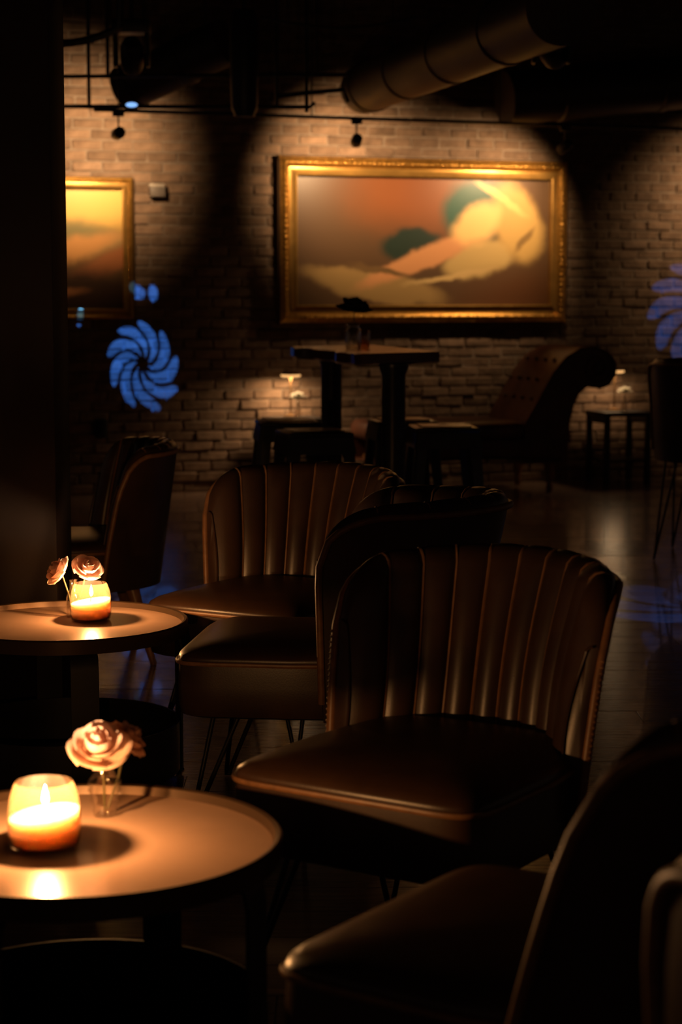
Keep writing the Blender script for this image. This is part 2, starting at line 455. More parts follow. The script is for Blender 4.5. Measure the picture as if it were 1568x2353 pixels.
# ================================================================== CEILING SERVICES
def duct(name, label, p0, p1, r, rings, group=None):
    p0, p1 = Vector(p0), Vector(p1); d = (p1 - p0); L = d.length; q = d.to_track_quat('Z', 'Y').to_matrix()
    root = thing(name, label, 'duct', p0)
    rr = [(r * .93, 0), (r, .0), (r, L), (r * .93, L)]
    MB().lathe([(0.0, 0)] + rr + [(0.0, L)], n=32, rot=q).build('duct_tube', M['duct'], root)
    for t in rings:
        MB().lathe([(r * .99, t * L - .03), (r * 1.05, t * L - .022), (r * 1.05, t * L + .022), (r * .99, t * L + .03)], n=32, rot=q).build('collar', M['duct'], root)
    # hanger straps up to the ceiling
    for t in (.2, .8):
        c = p0 + d * t
        MB().tube([c - p0 + Vector((0, 0, r * .95)), Vector((c.x, c.y, 3.505)) - p0], .006, 6).build('hanger_rod', M['pipe'], root)
    return root
duct('round_duct', 'long round duct running from above the bar towards the wide painting', atY(838, 204, 12.25), atY(1290, 20, 8.3), .155, (.06, .30, .55, .8))
duct('round_duct', 'wide round duct with flanged end above the scrolled chaise', wl(at_wall(1160, 226, .36)[0], .36, at_wall(1160, 226, .36)[1]), wl(at_wall(1720, 176, .36)[0], .36, at_wall(1720, 176, .36)[1]), .18, (.22, .62))
duct('round_duct', 'short round duct above the upright picture', atY(285, 205, 11.95), atY(520, 95, 11.6), .14, (.1, .6))

# lighting rail with spot heads
ra = at_wall(215, 252, .85); rb = at_wall(1900, 308, .70)
pa, pb2 = wl(ra[0], .85, ra[1]), wl(rb[0], .70, rb[1])
rail = thing('track_rail', 'thin black lighting track hung level in front of the brick wall', 'track', pa)
MB().tube([Vector((0, 0, 0)), pb2 - pa], .011, 6).build('rail', M['pipe'], rail)
for t in (.03, .27, .52, .80, .97):
    c = (pb2 - pa) * t
    MB().tube([c, Vector((c.x, c.y, 3.505 - pa.z))], .005, 6).build('hanger_rod', M['pipe'], rail)
def on_rail(x):
    lo, hi = 0.0, 1.0
    for _ in range(40):
        m = (lo + hi) / 2; p = pa + (pb2 - pa) * m
        q = FW / 2 + FPX * p.x / (p.y * cos(PITCH) - (p.z - HC) * sin(PITCH))
        if q < x: lo = m
        else: hi = m
    return pa + (pb2 - pa) * lo
def track_head(x, target, watt, label, size=62, blend=.9, drop=.105, light='track_spot'):
    p = on_rail(x); root = thing('track_spotlight', label, 'spotlight', p, 0, 'spot heads on the lighting track')
    MB().rbox((0, 0, -.018), (.07, .03, .036), .004, 1).build('track_adapter', M['pipe'], root)
    MB().tube([(0, 0, -.03), (0, 0, -drop)], .006, 6).build('stem', M['pipe'], root)
    h = Vector((0, 0, -drop - .03)); d = (Vector(target) - (p + h)).normalized(); q = d.to_track_quat('Z', 'Y').to_matrix()
    MB().lathe([(0, -.05), (.022, -.05), (.034, -.035), (.036, .045), (.032, .05), (.028, .03), (0, .03)], h, 20, q).build('head', M['pipe'], root)
    spot(p + h + d * .056, target, watt, WARM, size, blend, .03, name=light)
    return root
def wp(x, y): u, z = at_wall(x, y); return wl(u, 0, z)
track_head(272, wp(185, 360), SPOT_W['a'], 'black spotlight head aimed at the upright picture', 106)
track_head(820, wp(790, 410), SPOT_W['b'], 'black spotlight head above the left half of the wide painting', 100)
track_head(1300, wp(1105, 490), SPOT_W['c'], 'black spotlight head turned back towards the wide painting', 104)
track_head(1795, wp(1665, 480), SPOT_W['d'], 'black spotlight head on the track end past the chaise', 116, light='track_spot_offscreen')

# pipe grid hung under the ceiling
def pipe(name, label, pts, r=.012, group='black pipes under the ceiling'):
    p0 = Vector(pts[0]); o = MB().tube([Vector(p) - p0 for p in pts], r, 8).build(name, M['pipe']); o.location = p0
    return tag(o, label, 'pipe', group)
YP = 11.2
pipe('pipe', 'upper horizontal black pipe crossing above the lighting track', [atY(90, 176, YP), atY(800, 172, YP)])
pipe('pipe', 'lower horizontal black pipe just over the lighting track', [atY(90, 244, YP), atY(712, 246, YP), atY(722, 238, YP + .05)])
for x, yb_, lab in ((205, 250, 'black drop pipe nearest the pillar'), (248, 180, 'short black drop pipe beside the projector'), (636, 250, 'black drop pipe at the bend of the lower pipe'), (705, 258, 'black drop pipe at the end of the lower pipe'), (728, 175, 'slim black drop pipe left of the long duct')):
    p = atY(x, yb_, YP)
    o = pipe('drop_pipe', lab, [p, Vector((p.x, p.y, 3.505))], .011 if x != 728 else .007)
pipe('sloping_pipe', 'black pipe sloping up beside the long duct', [atY(636, 222, YP), atY(700, 214, YP), atY(790, 206, YP), atY(800, 235, YP)], .014)
pipe('cable', 'drooping black cable under the ceiling', [atY(600 + 30 * k, 40 + 25 * sin(pi * k / 12), 10.0) for k in range(13)], .008)
pipe('cable', 'black cable looping beside the pillar', [atY(120 + 22 * k, 100 - 6 * k + 14 * sin(pi * k / 8), 9.8) if k < 8 else Vector((atY(296, 52, 9.8).x, 9.8, 3.502)) for k in range(9)], .02)

# hanging loudspeaker
ps = atY(562, 268, 10.9)
o = thing('pendant_speaker', 'long black pendant speaker hanging above the dark strip of wall', 'speaker', ps)
MB().lathe([(0, 0), (.055, 0), (.075, .05), (.08, .25), (.08, .52), (.06, .58), (0, .58)], n=24).build('body', M['pipe'], o)
MB().tube([(0, 0, .57), (0, 0, 3.505 - ps.z)], .012, 6).build('hanger_rod', M['pipe'], o)

# gobo projectors
def math_node(nt, op, a, b=None, c=None):
    n = nt.nodes.new('ShaderNodeMath'); n.operation = op
    for i, v in enumerate((a, b, c)):
        if v is None: continue
        if isinstance(v, (int, float)): n.inputs[i].default_value = v
        else: nt.links.new(v, n.inputs[i])
    return n.outputs[0]
def gobo(loc, target, watt, rad, blades, twist, extra=(), spin=0.0, name='gobo_beam'):
    l = bpy.data.lights.new(name, 'SPOT'); l.energy = watt; l.color = (0.03, 0.18, 1.0)
    l.shadow_soft_size = 0.004; l.spot_size = radians(34); l.spot_blend = .1
    o = bpy.data.objects.new(name, l); COL.objects.link(o); o.location = loc
    o.rotation_euler = ((Vector(target) - Vector(loc)).to_track_quat('-Z', 'Y')).to_euler()
    l.use_nodes = True; nt = l.node_tree; N = nt.nodes; L = nt.links
    em = N['Emission']
    tc = N.new('ShaderNodeTexCoord'); sp = N.new('ShaderNodeSeparateXYZ'); L.new(tc.outputs['Normal'], sp.inputs[0])
    mz = math_node(nt, 'ABSOLUTE', sp.outputs[2])
    X = math_node(nt, 'DIVIDE', sp.outputs[0], mz); Y = math_node(nt, 'DIVIDE', sp.outputs[1], mz)
    r = math_node(nt, 'DIVIDE', math_node(nt, 'SQRT', math_node(nt, 'ADD', math_node(nt, 'MULTIPLY', X, X), math_node(nt, 'MULTIPLY', Y, Y))), rad)
    a = math_node(nt, 'ARCTAN2', Y, X)
    tw = math_node(nt, 'ADD', math_node(nt, 'ADD', a, math_node(nt, 'MULTIPLY', r, twist)), 2 * pi + spin)
    fr = math_node(nt, 'FRACT', math_node(nt, 'MULTIPLY', tw, blades / (2 * pi)))
    dd = math_node(nt, 'ABSOLUTE', math_node(nt, 'SUBTRACT', fr, .5))                     # 0 on a blade's spine
    # blade wider towards the middle, closed at both ends
    w_in = math_node(nt, 'MULTIPLY', math_node(nt, 'SQRT', math_node(nt, 'MAXIMUM', math_node(nt, 'SUBTRACT', r, .15), 0.0)), .72)
    w_out = math_node(nt, 'SQRT', math_node(nt, 'MAXIMUM', math_node(nt, 'SUBTRACT', 1.0, r), 0.0))
    wdt = math_node(nt, 'MINIMUM', math_node(nt, 'MINIMUM', w_in, w_out), .415)
    msk = N.new('ShaderNodeMapRange'); msk.interpolation_type = 'SMOOTHSTEP'
    L.new(math_node(nt, 'SUBTRACT', wdt, dd), msk.inputs[0]); msk.inputs['From Min'].default_value = 0.0; msk.inputs['From Max'].default_value = .07
    res = msk.outputs[0]
    for (ex, ey, rx, ry) in extra:
        qx = math_node(nt, 'DIVIDE', math_node(nt, 'SUBTRACT', X, ex), rx); qy = math_node(nt, 'DIVIDE', math_node(nt, 'SUBTRACT', Y, ey), ry)
        q = math_node(nt, 'ADD', math_node(nt, 'MULTIPLY', qx, qx), math_node(nt, 'MULTIPLY', qy, qy))
        m2 = N.new('ShaderNodeMapRange'); L.new(q, m2.inputs[0]); m2.inputs['From Min'].default_value = 1.0; m2.inputs['From Max'].default_value = .6
        res = math_node(nt, 'MAXIMUM', res, m2.outputs[0])
    L.new(res, em.inputs['Strength'])
    return o
def projector(name, label, loc, target, led=None, lens='led_blue'):
    root = thing(name, label, 'projector', loc)
    d = (Vector(target) - Vector(loc)).normalized(); q = d.to_track_quat('Z', 'Y').to_matrix()
    MB().rbox((0, 0, .15), (.20, .16, .07), .012, 2).build('base_box', M['pipe'], root)
    for s in (-1, 1):
        MB().rbox((s * .085, 0, .04), (.022, .09, .20), .006, 1).build('yoke_arm', M['pipe'], root)
    MB().lathe([(0, -.10), (.045, -.10), (.062, -.06), (.062, .07), (.052, .10), (.044, .10), (.044, .085), (0, .085)], n=24, rot=q).build('head', M['pipe'], root)
    MB().lathe([(0, .088), (.040, .088)], n=24, rot=q).build('lens', M[lens], root)
    MB().tube([(0, 0, .18), (0, 0, 3.505 - loc[2])], .012, 6).build('hanger_rod', M['pipe'], root)
    if led: MB().ball(led, .012, 8, 6).build('status_light', M['led_red'], root)
    return root
P1 = atY(303, 128, 10.4); T1 = wp(328, 838)
projector('moving_head_light', 'black moving head projector over the pipe grid by the pillar', P1, T1)
D1 = (T1 - P1).normalized()
gobo(P1 + D1 * .12, T1, GOBO_W, .088, 9, -1.5, extra=((-.012, .152, .024, .018), (.030, .155, .014, .022), (-.165, .070, .009, .017)), spin=.2)
P2 = atY(1268, 118, 9.6); T2 = wp(1648, 742)
projector('moving_head_light', 'black projector with a red standby light beside the long duct', P2, T2, led=(.03, -.085, .16), lens='pipe')
D2 = (T2 - P2).normalized()
gobo(P2 + D2 * .12, T2, GOBO_W * .8, .100, 13, -1.1)
P3 = Vector((2.6, 5.2, 2.9)); T3 = at(1610, 1400, 0.0)
projector('moving_head_light', 'black projector under the ceiling over the right side aisle', P3, T3, lens='pipe')
D3 = (T3 - P3).normalized()
gobo(P3 + D3 * .12, T3, GOBO_W * .22, .11, 7, .9, name='gobo_beam_offscreen')
# small blue pin lamp on the lower pipe
pl_ = atY(306, 244, 11.13)
o = thing('pin_spot', 'small pin lamp with a pale blue glowing lens on the lower pipe', 'lamp', pl_)
MB().lathe([(0, 0), (.03, 0), (.034, .05), (.022, .07), (0, .07)], n=16, rot=Euler((pi / 2, 0, 0)).to_matrix()).build('housing', M['pipe'], o)
MB().rbox((0, .045, .004), (.03, .07, .03), .004, 1).build('clamp', M['pipe'], o)
MB().ball((0, -.078, 0), 1, 12, 8, (.034, .01, .014)).build('lens', emit('pale_blue_lens', (.25, .5, 1.0), 1.2), o)

# wall fittings
def fitting(name, label, cat, x, y, sz, parts):
    u, z = at_wall(x, y, .02); root = thing(name, label, cat, wl(u, .0, z), WA)
    for n, c, s, m, r in parts: MB().rbox(c, s, r, 2).build(n, m, root)
    return root
fitting('wall_sensor', 'small grey wall box with a pale top on the brick beside the upright picture', 'sensor', 360, 434, None,
        [('box', (0, -.035, -.012), (.10, .07, .085), M['plastic_grey'], .008), ('cap', (-.005, -.045, .018), (.105, .07, .03), M['plastic_white'], .012)])
fitting('wall_outlet', 'black outlet box low on the brick wall below the blue swirl', 'outlet', 232, 985, None,
        [('box', (0, -.03, 0), (.075, .06, .125), M['pipe'], .006), ('cover_plate', (0, -.062, .004), (.055, .012, .09), M['black_metal'], .004)])

# ================================================================== FURNITURE: upholstered chairs
NCH = 10
def chair(label, loc, phi, cat='chair', lean=.08, dz=0.0, legs='hairpin', stitches=False, group=None, w0=.275, w1=.300, yr0=.33, yr1=.43, name='lounge_chair', yf=.09, zt=.785):
    """faces local -Y; phi turns it clockwise seen from above, towards -X"""
    root = thing(name, label, cat, loc, -phi, group)
    ZB, ZS, ZT = .27 + dz, .40 + dz, zt + dz
    def TK(t): return .062 * (1 - .55 * abs(t) ** 5)
    def base(t, z):
        k = max(0.0, (z - ZB) / (ZT - ZB))
        wv = w0 + (w1 - w0) * k; f = yf + lean * k ** 1.3; r = yr0 + (yr1 - yr0) * k
        am = radians(78); a = t * am
        return Vector((wv * sin(a) / sin(am), f + (r - f) * (cos(a) - cos(am)) / (1 - cos(am)), 0))
    def nrm(t, z):
        e = .004; a, b = base(max(-1, t - e), z), base(min(1, t + e), z); d = (b - a).normalized()
        n = Vector((-d.y, d.x, 0)); 
        if n.dot(base(t, z) - Vector((0, yf - .02, 0))) > 0: n = -n
        return n
    def ztop(t):
        a = abs(t); t0 = .74
        if a <= t0: return ZT - .012 * (a / t0) ** 2
        q = (a - t0) / (1 - t0); return ZT - .012 - .13 * (1 - sqrt(max(0, 1 - q * q)))
    def prof(t, part):
        TH = TK(t); zt = ztop(t); arc0 = zt - TH * .5
        pts = []
        if part == 'outer':
            for k in range(9):
                z = ZB + (arc0 - ZB) * k / 8; p = base(t, z); pts.append(Vector((p.x, p.y, z)))
        else:
            c = (t + 1) / 2 * NCH; bul = .017 * abs(sin(pi * c)) ** .6
            n = nrm(t, arc0); p0 = base(t, arc0)
            for k in range(7):
                a = pi * k / 6; kb = max(0, (k - 2) / 4) ** 1.5; rr = TH * .5 + bul * kb
                ctr = p0 + n * (TH * .5); pts.append(Vector((ctr.x, ctr.y, arc0)) - n * cos(a) * (rr if k > 0 else TH * .5) + Vector((0, 0, sin(a) * (TH * .5 + bul * .22))))
            for k in range(1, 9):
                z = arc0 + (ZS - .03 - arc0) * k / 8; p = base(t, z); nn = nrm(t, z)
                q = p + nn * (TH + bul + .03 * sin(pi * k / 9) * 0.6); pts.append(Vector((q.x, q.y, z)))
        return pts
    ts = [-1 + 2 * i / 60 for i in range(61)]
    mb = MB(); mb.grid([prof(t, 'outer') for t in ts])
    for t in (-1, 1):      # closing pad on the front of each wing
        loop = prof(t, 'outer') + prof(t, 'inner')[1:]
        cen = sum(loop, Vector()) / len(loop) + Vector((0, -.012, 0))
        n = len(loop); mb.add(loop + [cen], [(i, i + 1, n) for i in range(n - 1)] + [(n - 1, 0, n)])
    mb.build('back_shell', M['leather'], root, 55)
    for c in range(NCH):
        t0, t1 = -1 + 2 * c / NCH, -1 + 2 * (c + 1) / NCH
        MB().grid([prof(t0 + (t1 - t0) * k / 8, 'inner') for k in range(9)]).build('back_channel', M['leather'], root, 70)
    def off(p, t, k): n = nrm(t, p.z); return p - n * k
    top = [off(prof(t, 'outer')[-1], t, .004) for t in ts]
    side0 = [p + Vector((0, -.004, 0)) for p in prof(-1, 'inner')[3:]]; side1 = [p + Vector((0, -.004, 0)) for p in prof(1, 'inner')[3:]]
    f0 = [off(p, -1, .003) + Vector((0, -.003, 0)) for p in prof(-1, 'outer')]; f1 = [off(p, 1, .003) + Vector((0, -.003, 0)) for p in prof(1, 'outer')]
    MB().tube(f0[1:-1] + top + f1[1:-1][::-1], .0092, 8).build('edge_welt', M['welt'], root, 60)
    for sd in (side0, side1):
        MB().tube(sd, .003, 6).build('wing_welt', M['leather'], root, 60)
    for c in range(1, NCH):
        t = -1 + 2 * c / NCH
        MB().tube([p + nrm(t, p.z) * .003 for p in prof(t, 'inner')[1:]], .0032, 5).build('seam_piping', M['welt'], root, 60)
    if stitches:
        mb = MB()
        for sd, t in ((f0, -1), (f1, 1)):
            for a, b in zip(sd[1:-1], sd[2:]):
                for k in range(4):
                    p = a.lerp(b, k / 4); mb.ball(p - nrm(t, p.z) * .005 + Vector((0, -.003, 0)), 1, 6, 4, (.007, .006, .004))
        mb.build('whip_stitching', M['welt'], root, 60, 'stuff')
    # seat: boxed base and crowned cushion
    hw, y0, y1 = .272, -.285, .30
    def ring(k, z, nn=48):
        out = []
        for i in range(nn):
            a = 2 * pi * i / nn; ca, sa = cos(a), sin(a); e = .22
            x = hw * math.copysign(abs(ca) ** e, ca); yy = math.copysign(abs(sa) ** e, sa)
            wfac = 1 - .08 * max(0, yy)
            px_ = x * wfac * k; py_ = (y0 + y1) / 2 + (y1 - y0) / 2 * yy * k
            am = radians(78); q = max(-1, min(1, px_ / w0)) * sin(am); ca_ = cos(math.asin(q))
            lim = yf + (yr0 - yf) * (ca_ - cos(am)) / (1 - cos(am)) - .012
            out.append(Vector((px_, min(py_, max(lim, yf - .02)), z)))
        return out
    def loft(rs, close=True):
        mb = MB(); mb.grid([r + [r[0]] for r in rs])
        return mb
    bz = [(0.0, ZB), (.93, ZB), (.975, ZB + .006), (.995, ZB + .03), (1.0, ZB + .08), (.99, ZS + .008)]
    loft([ring(k, z) for k, z in bz]).build('seat_base', M['leather'], root, 50)
    cz_ = [(.985, ZS + .006), (1.0, ZS + .014), (.985, ZS + .024), (.93, ZS + .034), (.8, ZS + .046), (.55, ZS + .056), (.25, ZS + .060), (0.0, ZS + .061)]
    loft([ring(k, z) for k, z in cz_]).build('seat_cushion', M['leather'], root, 60)
    r_ = ring(1.004, ZS + .007); MB().tube(r_, .0055, 6, closed=True).build('seat_welt', M['welt'], root, 60)
    for sx in (-1, 1):
        for sy in (-1, 1):
            tx, ty = sx * .19, (-.20 if sy < 0 else .20); fx, fy = sx * .235, (-.245 if sy < 0 else .27)
            if legs == 'hairpin':
                a = Vector((tx - sx * .05, ty, ZB + .01)); b = Vector((tx + sx * .02, ty + (-sy) * .075, ZB + .01)); f = Vector((fx, fy, .007))
                MB().tube([a, a.lerp(f, .96), f, f + Vector((0, -sy * .012, 0)), b.lerp(f, .96) + Vector((0, -sy * .006, 0)), b], .006, 8).build('leg', M['black_metal'], root, 60)
            else:
                MB().tube([(tx, ty, ZB + .01), (fx, fy, 0)], [.026, .011], 12).build('leg', M['wood_leg'], root, 60)
    return root
def place(px_, py_, z, phi, lx, ly):
    """floor position of a chair from where one of its seat corners (local lx, ly) stands"""
    p = at(px_, py_, z); a = -phi
    return Vector((p.x - (lx * cos(a) - ly * sin(a)), p.y - (lx * sin(a) + ly * cos(a)), 0))
def chair_at(label, px_, py_, phi, corner, **k):
    d = k.get('dz', 0); return chair(label, place(px_, py_, .42 + d, radians(phi), *corner), radians(phi), **k)
GL = 'ribbed leather lounge chairs'
FLc, FRc = (-.265, -.28), (.265, -.28)
chair_at('brown leather chair with a tan-seamed ribbed back and whip-stitched edges, facing the near candle', 515, 1772, 33, FLc, stitches=True, group=GL, lean=.09, w1=.305, yr1=.46, yf=.10)
chair_at('dark leather chair turned side-on between two chairs whose ribbed fronts show', 400, 1512, 97, FRc, group=GL, lean=-.01, yr0=.42, yr1=.53, yf=.09, w1=.31, zt=.812)
chair_at('dark leather ribbed chair just behind the rim of the far candle table', 325, 1386, 30, FLc, group=GL, lean=.07, w1=.335, yr1=.46)
chair_at('leather chair whose seat stands beside the near candle table with its wing edge lit', 620, 2212, 124, FRc, group=GL, lean=.17, yf=.07, yr1=.47, zt=.830)
chair_at('wing chair with tapered wooden legs standing by itself before the brick wall', 236, 1265, 76, (.275, .09), legs='wood', group='chairs by the pillar', lean=.10, yr1=.40)
chair('wing chair mostly hidden behind the dark pillar', Vector((-1.34, 6.2, 0)), radians(95), legs='wood', group='chairs by the pillar', lean=.12)
chair('leather chair only whose wing tip shows past the lit wing edge', Vector((.600, 1.84, 0)), radians(185), group=GL, lean=.05, zt=.835)
chair('tall bar chair with slim black rod legs near the chaise', Vector((1.86, 9.55, 0)), radians(200), dz=.22, cat='bar chair', name='bar_chair', lean=.06)

# ================================================================== lounge tables
TZ = .42
def lounge_table(label, c, rot):
    root = thing('lounge_table', label, 'table', c, rot, 'round tray tables')
    r = .318
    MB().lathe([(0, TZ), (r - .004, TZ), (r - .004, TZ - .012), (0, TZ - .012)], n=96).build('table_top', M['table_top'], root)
    MB().lathe([(r - .004, TZ - .022), (r + .010, TZ - .022), (r + .012, TZ + .012), (r + .008, TZ + .016), (r + .001, TZ + .014), (r - .004, TZ)], n=96).build('rim', M['table_rim'], root)
    rb_ = .305
    MB().lathe([(rb_, .024), (rb_, .158), (rb_ - .006, .158), (rb_ - .006, .034), (0, .034), (0, .024)], n=96).build('base_drum', M['black_metal'], root)
    for k in range(4):
        a = pi / 2 * k
        q = Euler((0, 0, a)).to_matrix()
        prof = [(.16, TZ - .013), (.255, TZ - .015), (.29, TZ - .022), (.308, TZ - .04), (.3135, TZ - .07), (.3135, .02), (.3135, .012)]
        th = [(-.006), ]
        mb = MB(); W_ = .036
        rows = []
        for i, (x, z) in enumerate(prof):
            nx, nz = ((0, -1) if i == 0 else (-.25, -.97) if i == 1 else (-.6, -.8) if i == 2 else (-.9, -.4) if i == 3 else (-1, 0))
            t_ = .006
            rows.append([q @ Vector((x, -W_, z)), q @ Vector((x, W_, z)), q @ Vector((x + nx * t_, W_, z + nz * t_)), q @ Vector((x + nx * t_, -W_, z + nz * t_)), q @ Vector((x, -W_, z))])
        mb.grid(rows); mb.add([rows[-1][j] for j in range(4)], [(0, 1, 2, 3)])
        leg = mb.build('leg', M['black_metal'], root, 40)
        MB().lathe([(0, .016), (.008, .016), (.008, .008), (.014, .003), (.014, 0), (0, 0)], q @ Vector((.309, 0, 0)), 12).build('foot_glide', M['black_metal'], leg)
    return root
T1c = at(180, 1940, TZ); T2c = at(150, 1436, TZ)
T1c.z = 0; T2c.z = 0
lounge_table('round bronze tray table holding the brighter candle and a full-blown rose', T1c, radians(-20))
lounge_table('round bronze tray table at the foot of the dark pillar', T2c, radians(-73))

# candles
def candle(label, loc, sc, tilt, watt):
    root = thing('jar_candle', label, 'candle', loc, 0, 'jar candles on the tray tables')
    s = sc
    MB().lathe([(r * s, z * s) for r, z in [(0, 0), (.044, .0), (.053, .004), (.056, .015), (.0565, .034), (.0545, .034), (.054, .016), (.051, .006), (0, .004)]], n=48).build('jar_base', M['jar_base'], root)
    MB().lathe([(r * s, z * s) for r, z in [(.0565, .0342), (.056, .055), (.053, .078), (.047, .096), (.0435, .102), (.0425, .102), (.046, .095), (.052, .077), (.055, .055), (.0552, .0342)]], n=48).build('jar_glass', M['jar_glass'], root)
    # wax with a slanted top
    mb = MB(); n = 40; rows = []
    def top(r, a): return (.053 + tilt * r / .05 * cos(a) * .007 - .004 * (1 - (r / .052) ** 2)) * s
    for r, z in ((0, .0045), (.049, .0065), (.0535, .016), (.0542, .034), (.0542, .044)):
        rows.append([Vector((r * s * cos(2 * pi * k / n), r * s * sin(2 * pi * k / n), z * s)) for k in range(n + 1)])
    for r in (.0535, .050, .038, .02, .0):
        rows.append([Vector((r * s * cos(2 * pi * k / n), r * s * sin(2 * pi * k / n), top(r, 2 * pi * k / n))) for k in range(n + 1)])
    mb.grid(rows).build('wax', M['wax'], root, 60)
    MB().tube([(0, 0, .050 * s), (.001, 0, .062 * s), (.003, 0, .068 * s)], .0012 * s, 6).build('wick', M['wick'], root)
    MB().lathe([(0, .064 * s), (.0035 * s, .068 * s), (.0055 * s, .074 * s), (.0042 * s, .083 * s), (.0015 * s, .092 * s), (0, .097 * s)], (.002 * s, 0, 0), 14).build('flame', M['flame'], root, 80)
    point((.002 * s, 0, .094 * s), watt, CANDLE, .006, root, 'flame_light')
    return root
c1 = at(103, 1944, TZ); c2 = at(209, 1424, TZ)
candle('glowing jar candle beside a single full-blown rose', c1, 1.04, 1.0, CANDLE_W)
candle('glowing jar candle in front of two loose roses', c2, 1.0, 1.0, CANDLE_W * .7)

# a third tray table of the same kind, bare, beside the camera
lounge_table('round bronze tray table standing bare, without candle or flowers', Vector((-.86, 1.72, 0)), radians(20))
# roses and vases
def petal_mat(name, col, tr=.35):
    m = bpy.data.materials.new(name); m.use_nodes = True
    nt, N, L = nodes(m); N.remove(N['Principled BSDF'])
    d = N.new('ShaderNodeBsdfDiffuse'); t = N.new('ShaderNodeBsdfTranslucent'); x = N.new('ShaderNodeMixShader'); x.inputs[0].default_value = tr
    nz = N.new('ShaderNodeTexNoise'); nz.inputs['Scale'].default_value = 90; tc = N.new('ShaderNodeTexCoord'); L.new(tc.outputs['Object'], nz.inputs['Vector'])
    hs = N.new('ShaderNodeHueSaturation'); hs.inputs['Color'].default_value = (*col, 1)
    mr = N.new('ShaderNodeMapRange'); mr.inputs['To Min'].default_value = .85; mr.inputs['To Max'].default_value = 1.12; L.new(nz.outputs['Fac'], mr.inputs[0]); L.new(mr.outputs[0], hs.inputs['Value'])
    for b in (d, t): L.new(hs.outputs[0], b.inputs['Color'])
    L.new(d.outputs[0], x.inputs[1]); L.new(t.outputs[0], x.inputs[2]); L.new(x.outputs[0], N['Material Output'].inputs[0])
    return m
M['petal'] = petal_mat('dusty_pink_petal', (0.80, 0.56, 0.44)); M['petal_white'] = petal_mat('white_petal', (0.85, 0.82, 0.72)); M['petal_dark'] = petal_mat('dried_dark_petal', (0.035, 0.034, 0.024), .1)
# petal rings: outline from the heart to the lip (distance from the axis, height), half width in degrees
RING = [([(.03, .05), (.14, .16), (.20, .45), (.17, .74), (.10, .86)], 75),
        ([(.05, .02), (.28, .12), (.40, .40), (.37, .66), (.38, .76)], 62),
        ([(.06, .0), (.40, .04), (.62, .27), (.66, .50), (.76, .57)], 52),
        ([(.08, -.03), (.46, -.06), (.78, .08), (.93, .27), (1.06, .26)], 46)]
def petal_mesh(name, m, prof, half, flat=1.0):
    rows = []
    for i in range(9):
        v = i / 8 * (len(prof) - 1); k = min(int(v), len(prof) - 2); f = v - k
        r0 = prof[k][0] + (prof[k + 1][0] - prof[k][0]) * f; z0 = prof[k][1] + (prof[k + 1][1] - prof[k][1]) * f
        row = []
        for j in range(9):
            u = -1 + j / 4; vv = i / 8
            a = radians(half) * u * (.55 + .45 * sin(pi * min(1, .25 + vv * .75) * .62) ** .6)
            lip = vv ** 4
            r = r0 * (1 + .07 * u) - .06 * lip * u * u + .025 * sin(4 * u + half) * lip
            z = (z0 - .16 * vv * vv * abs(u) ** 3 + .02 * sin(5 * u + half) * lip) * flat
            row.append(Vector((r * sin(a), -r * cos(a), z)))
        rows.append(row)
    return MB().grid(rows).mesh(name, m, 85)
PET = {k: [petal_mesh('petal', M[k], p, h, .85 if k == 'petal_dark' else 1.0) for p, h in RING] for k in ('petal', 'petal_dark', 'petal_white')}
def rose(name, label, base, head, size, kind='petal', tilt=(0, 0, 0), group=None, seed=1, rings=(3, 4, 5, 6)):
    rr = random.Random(seed); root = thing(name, label, 'flower', base, 0, group)
    hd = Vector(head) - Vector(base)
    MB().tube([Vector((0, 0, .004)), hd * .5 + Vector((.004, 0, 0)), hd], .0022, 6).build('stem', M['stem'], root)
    T = Matrix.Translation(hd) @ Euler(tilt).to_matrix().to_4x4()
    for mi, n in enumerate(rings):
        for k in range(n):
            a = 2 * pi * k / n + mi * .9 + rr.uniform(-.12, .12)
            m = T @ Matrix.Rotation(a, 4, 'Z') @ Matrix.Rotation(radians(rr.uniform(-7, 7)), 4, 'X') @ Matrix.Scale(size * rr.uniform(.94, 1.06), 4)
            link('petal', PET[kind][mi], root, mtx=m)
    MB().lathe([(0, -.14), (.16, -.08), (.24, .0), (.05, .05)], (0, 0, 0), 10).build('calyx', M['stem'], root).matrix_local = T @ Matrix.Scale(size, 4)
    return root
def vase(name, label, loc, prof, m, cat='vase', fill=None):
    root = thing(name, label, cat, loc)
    inner = [(max(r - .0025, 0), z + (.004 if i == 0 else 0)) for i, (r, z) in enumerate(prof)][::-1]
    MB().lathe([(0, 0)] + prof + inner + [(0, .004)], n=32).build('body', m, root, 60)
    if fill:
        MB().lathe([(0, .005), (fill[0], .005), (fill[0], fill[1]), (0, fill[1])], n=24).build('foot_ring', m, root, 60)
    return root
# near vase: ruffled bud vase, one full rose plus one turned away
v1 = at(241, 1874, TZ)
rf = [(.018, 0), (.021, .008), (.019, .016), (.025, .026), (.022, .034), (.029, .046), (.026, .054), (.029, .060), (.021, .068), (.017, .078), (.0165, .092), (.019, .098)]
vase('bud_vase', 'small ruffled glass bud vase beside the brighter candle', v1, rf, M['glass'])
MB_ = v1
rose('rose', 'full-blown dusty pink rose leaning towards the brighter candle', v1 + Vector((0, 0, .006)), v1 + Vector((-.008, -.012, .116)), .050, tilt=(radians(34), 0, radians(4)), seed=3)
rose('rose', 'small pink rose half hidden behind the full-blown rose', v1 + Vector((.004, .003, .006)), v1 + Vector((.030, .055, .116)), .038, tilt=(radians(6), radians(46), 0), seed=5)
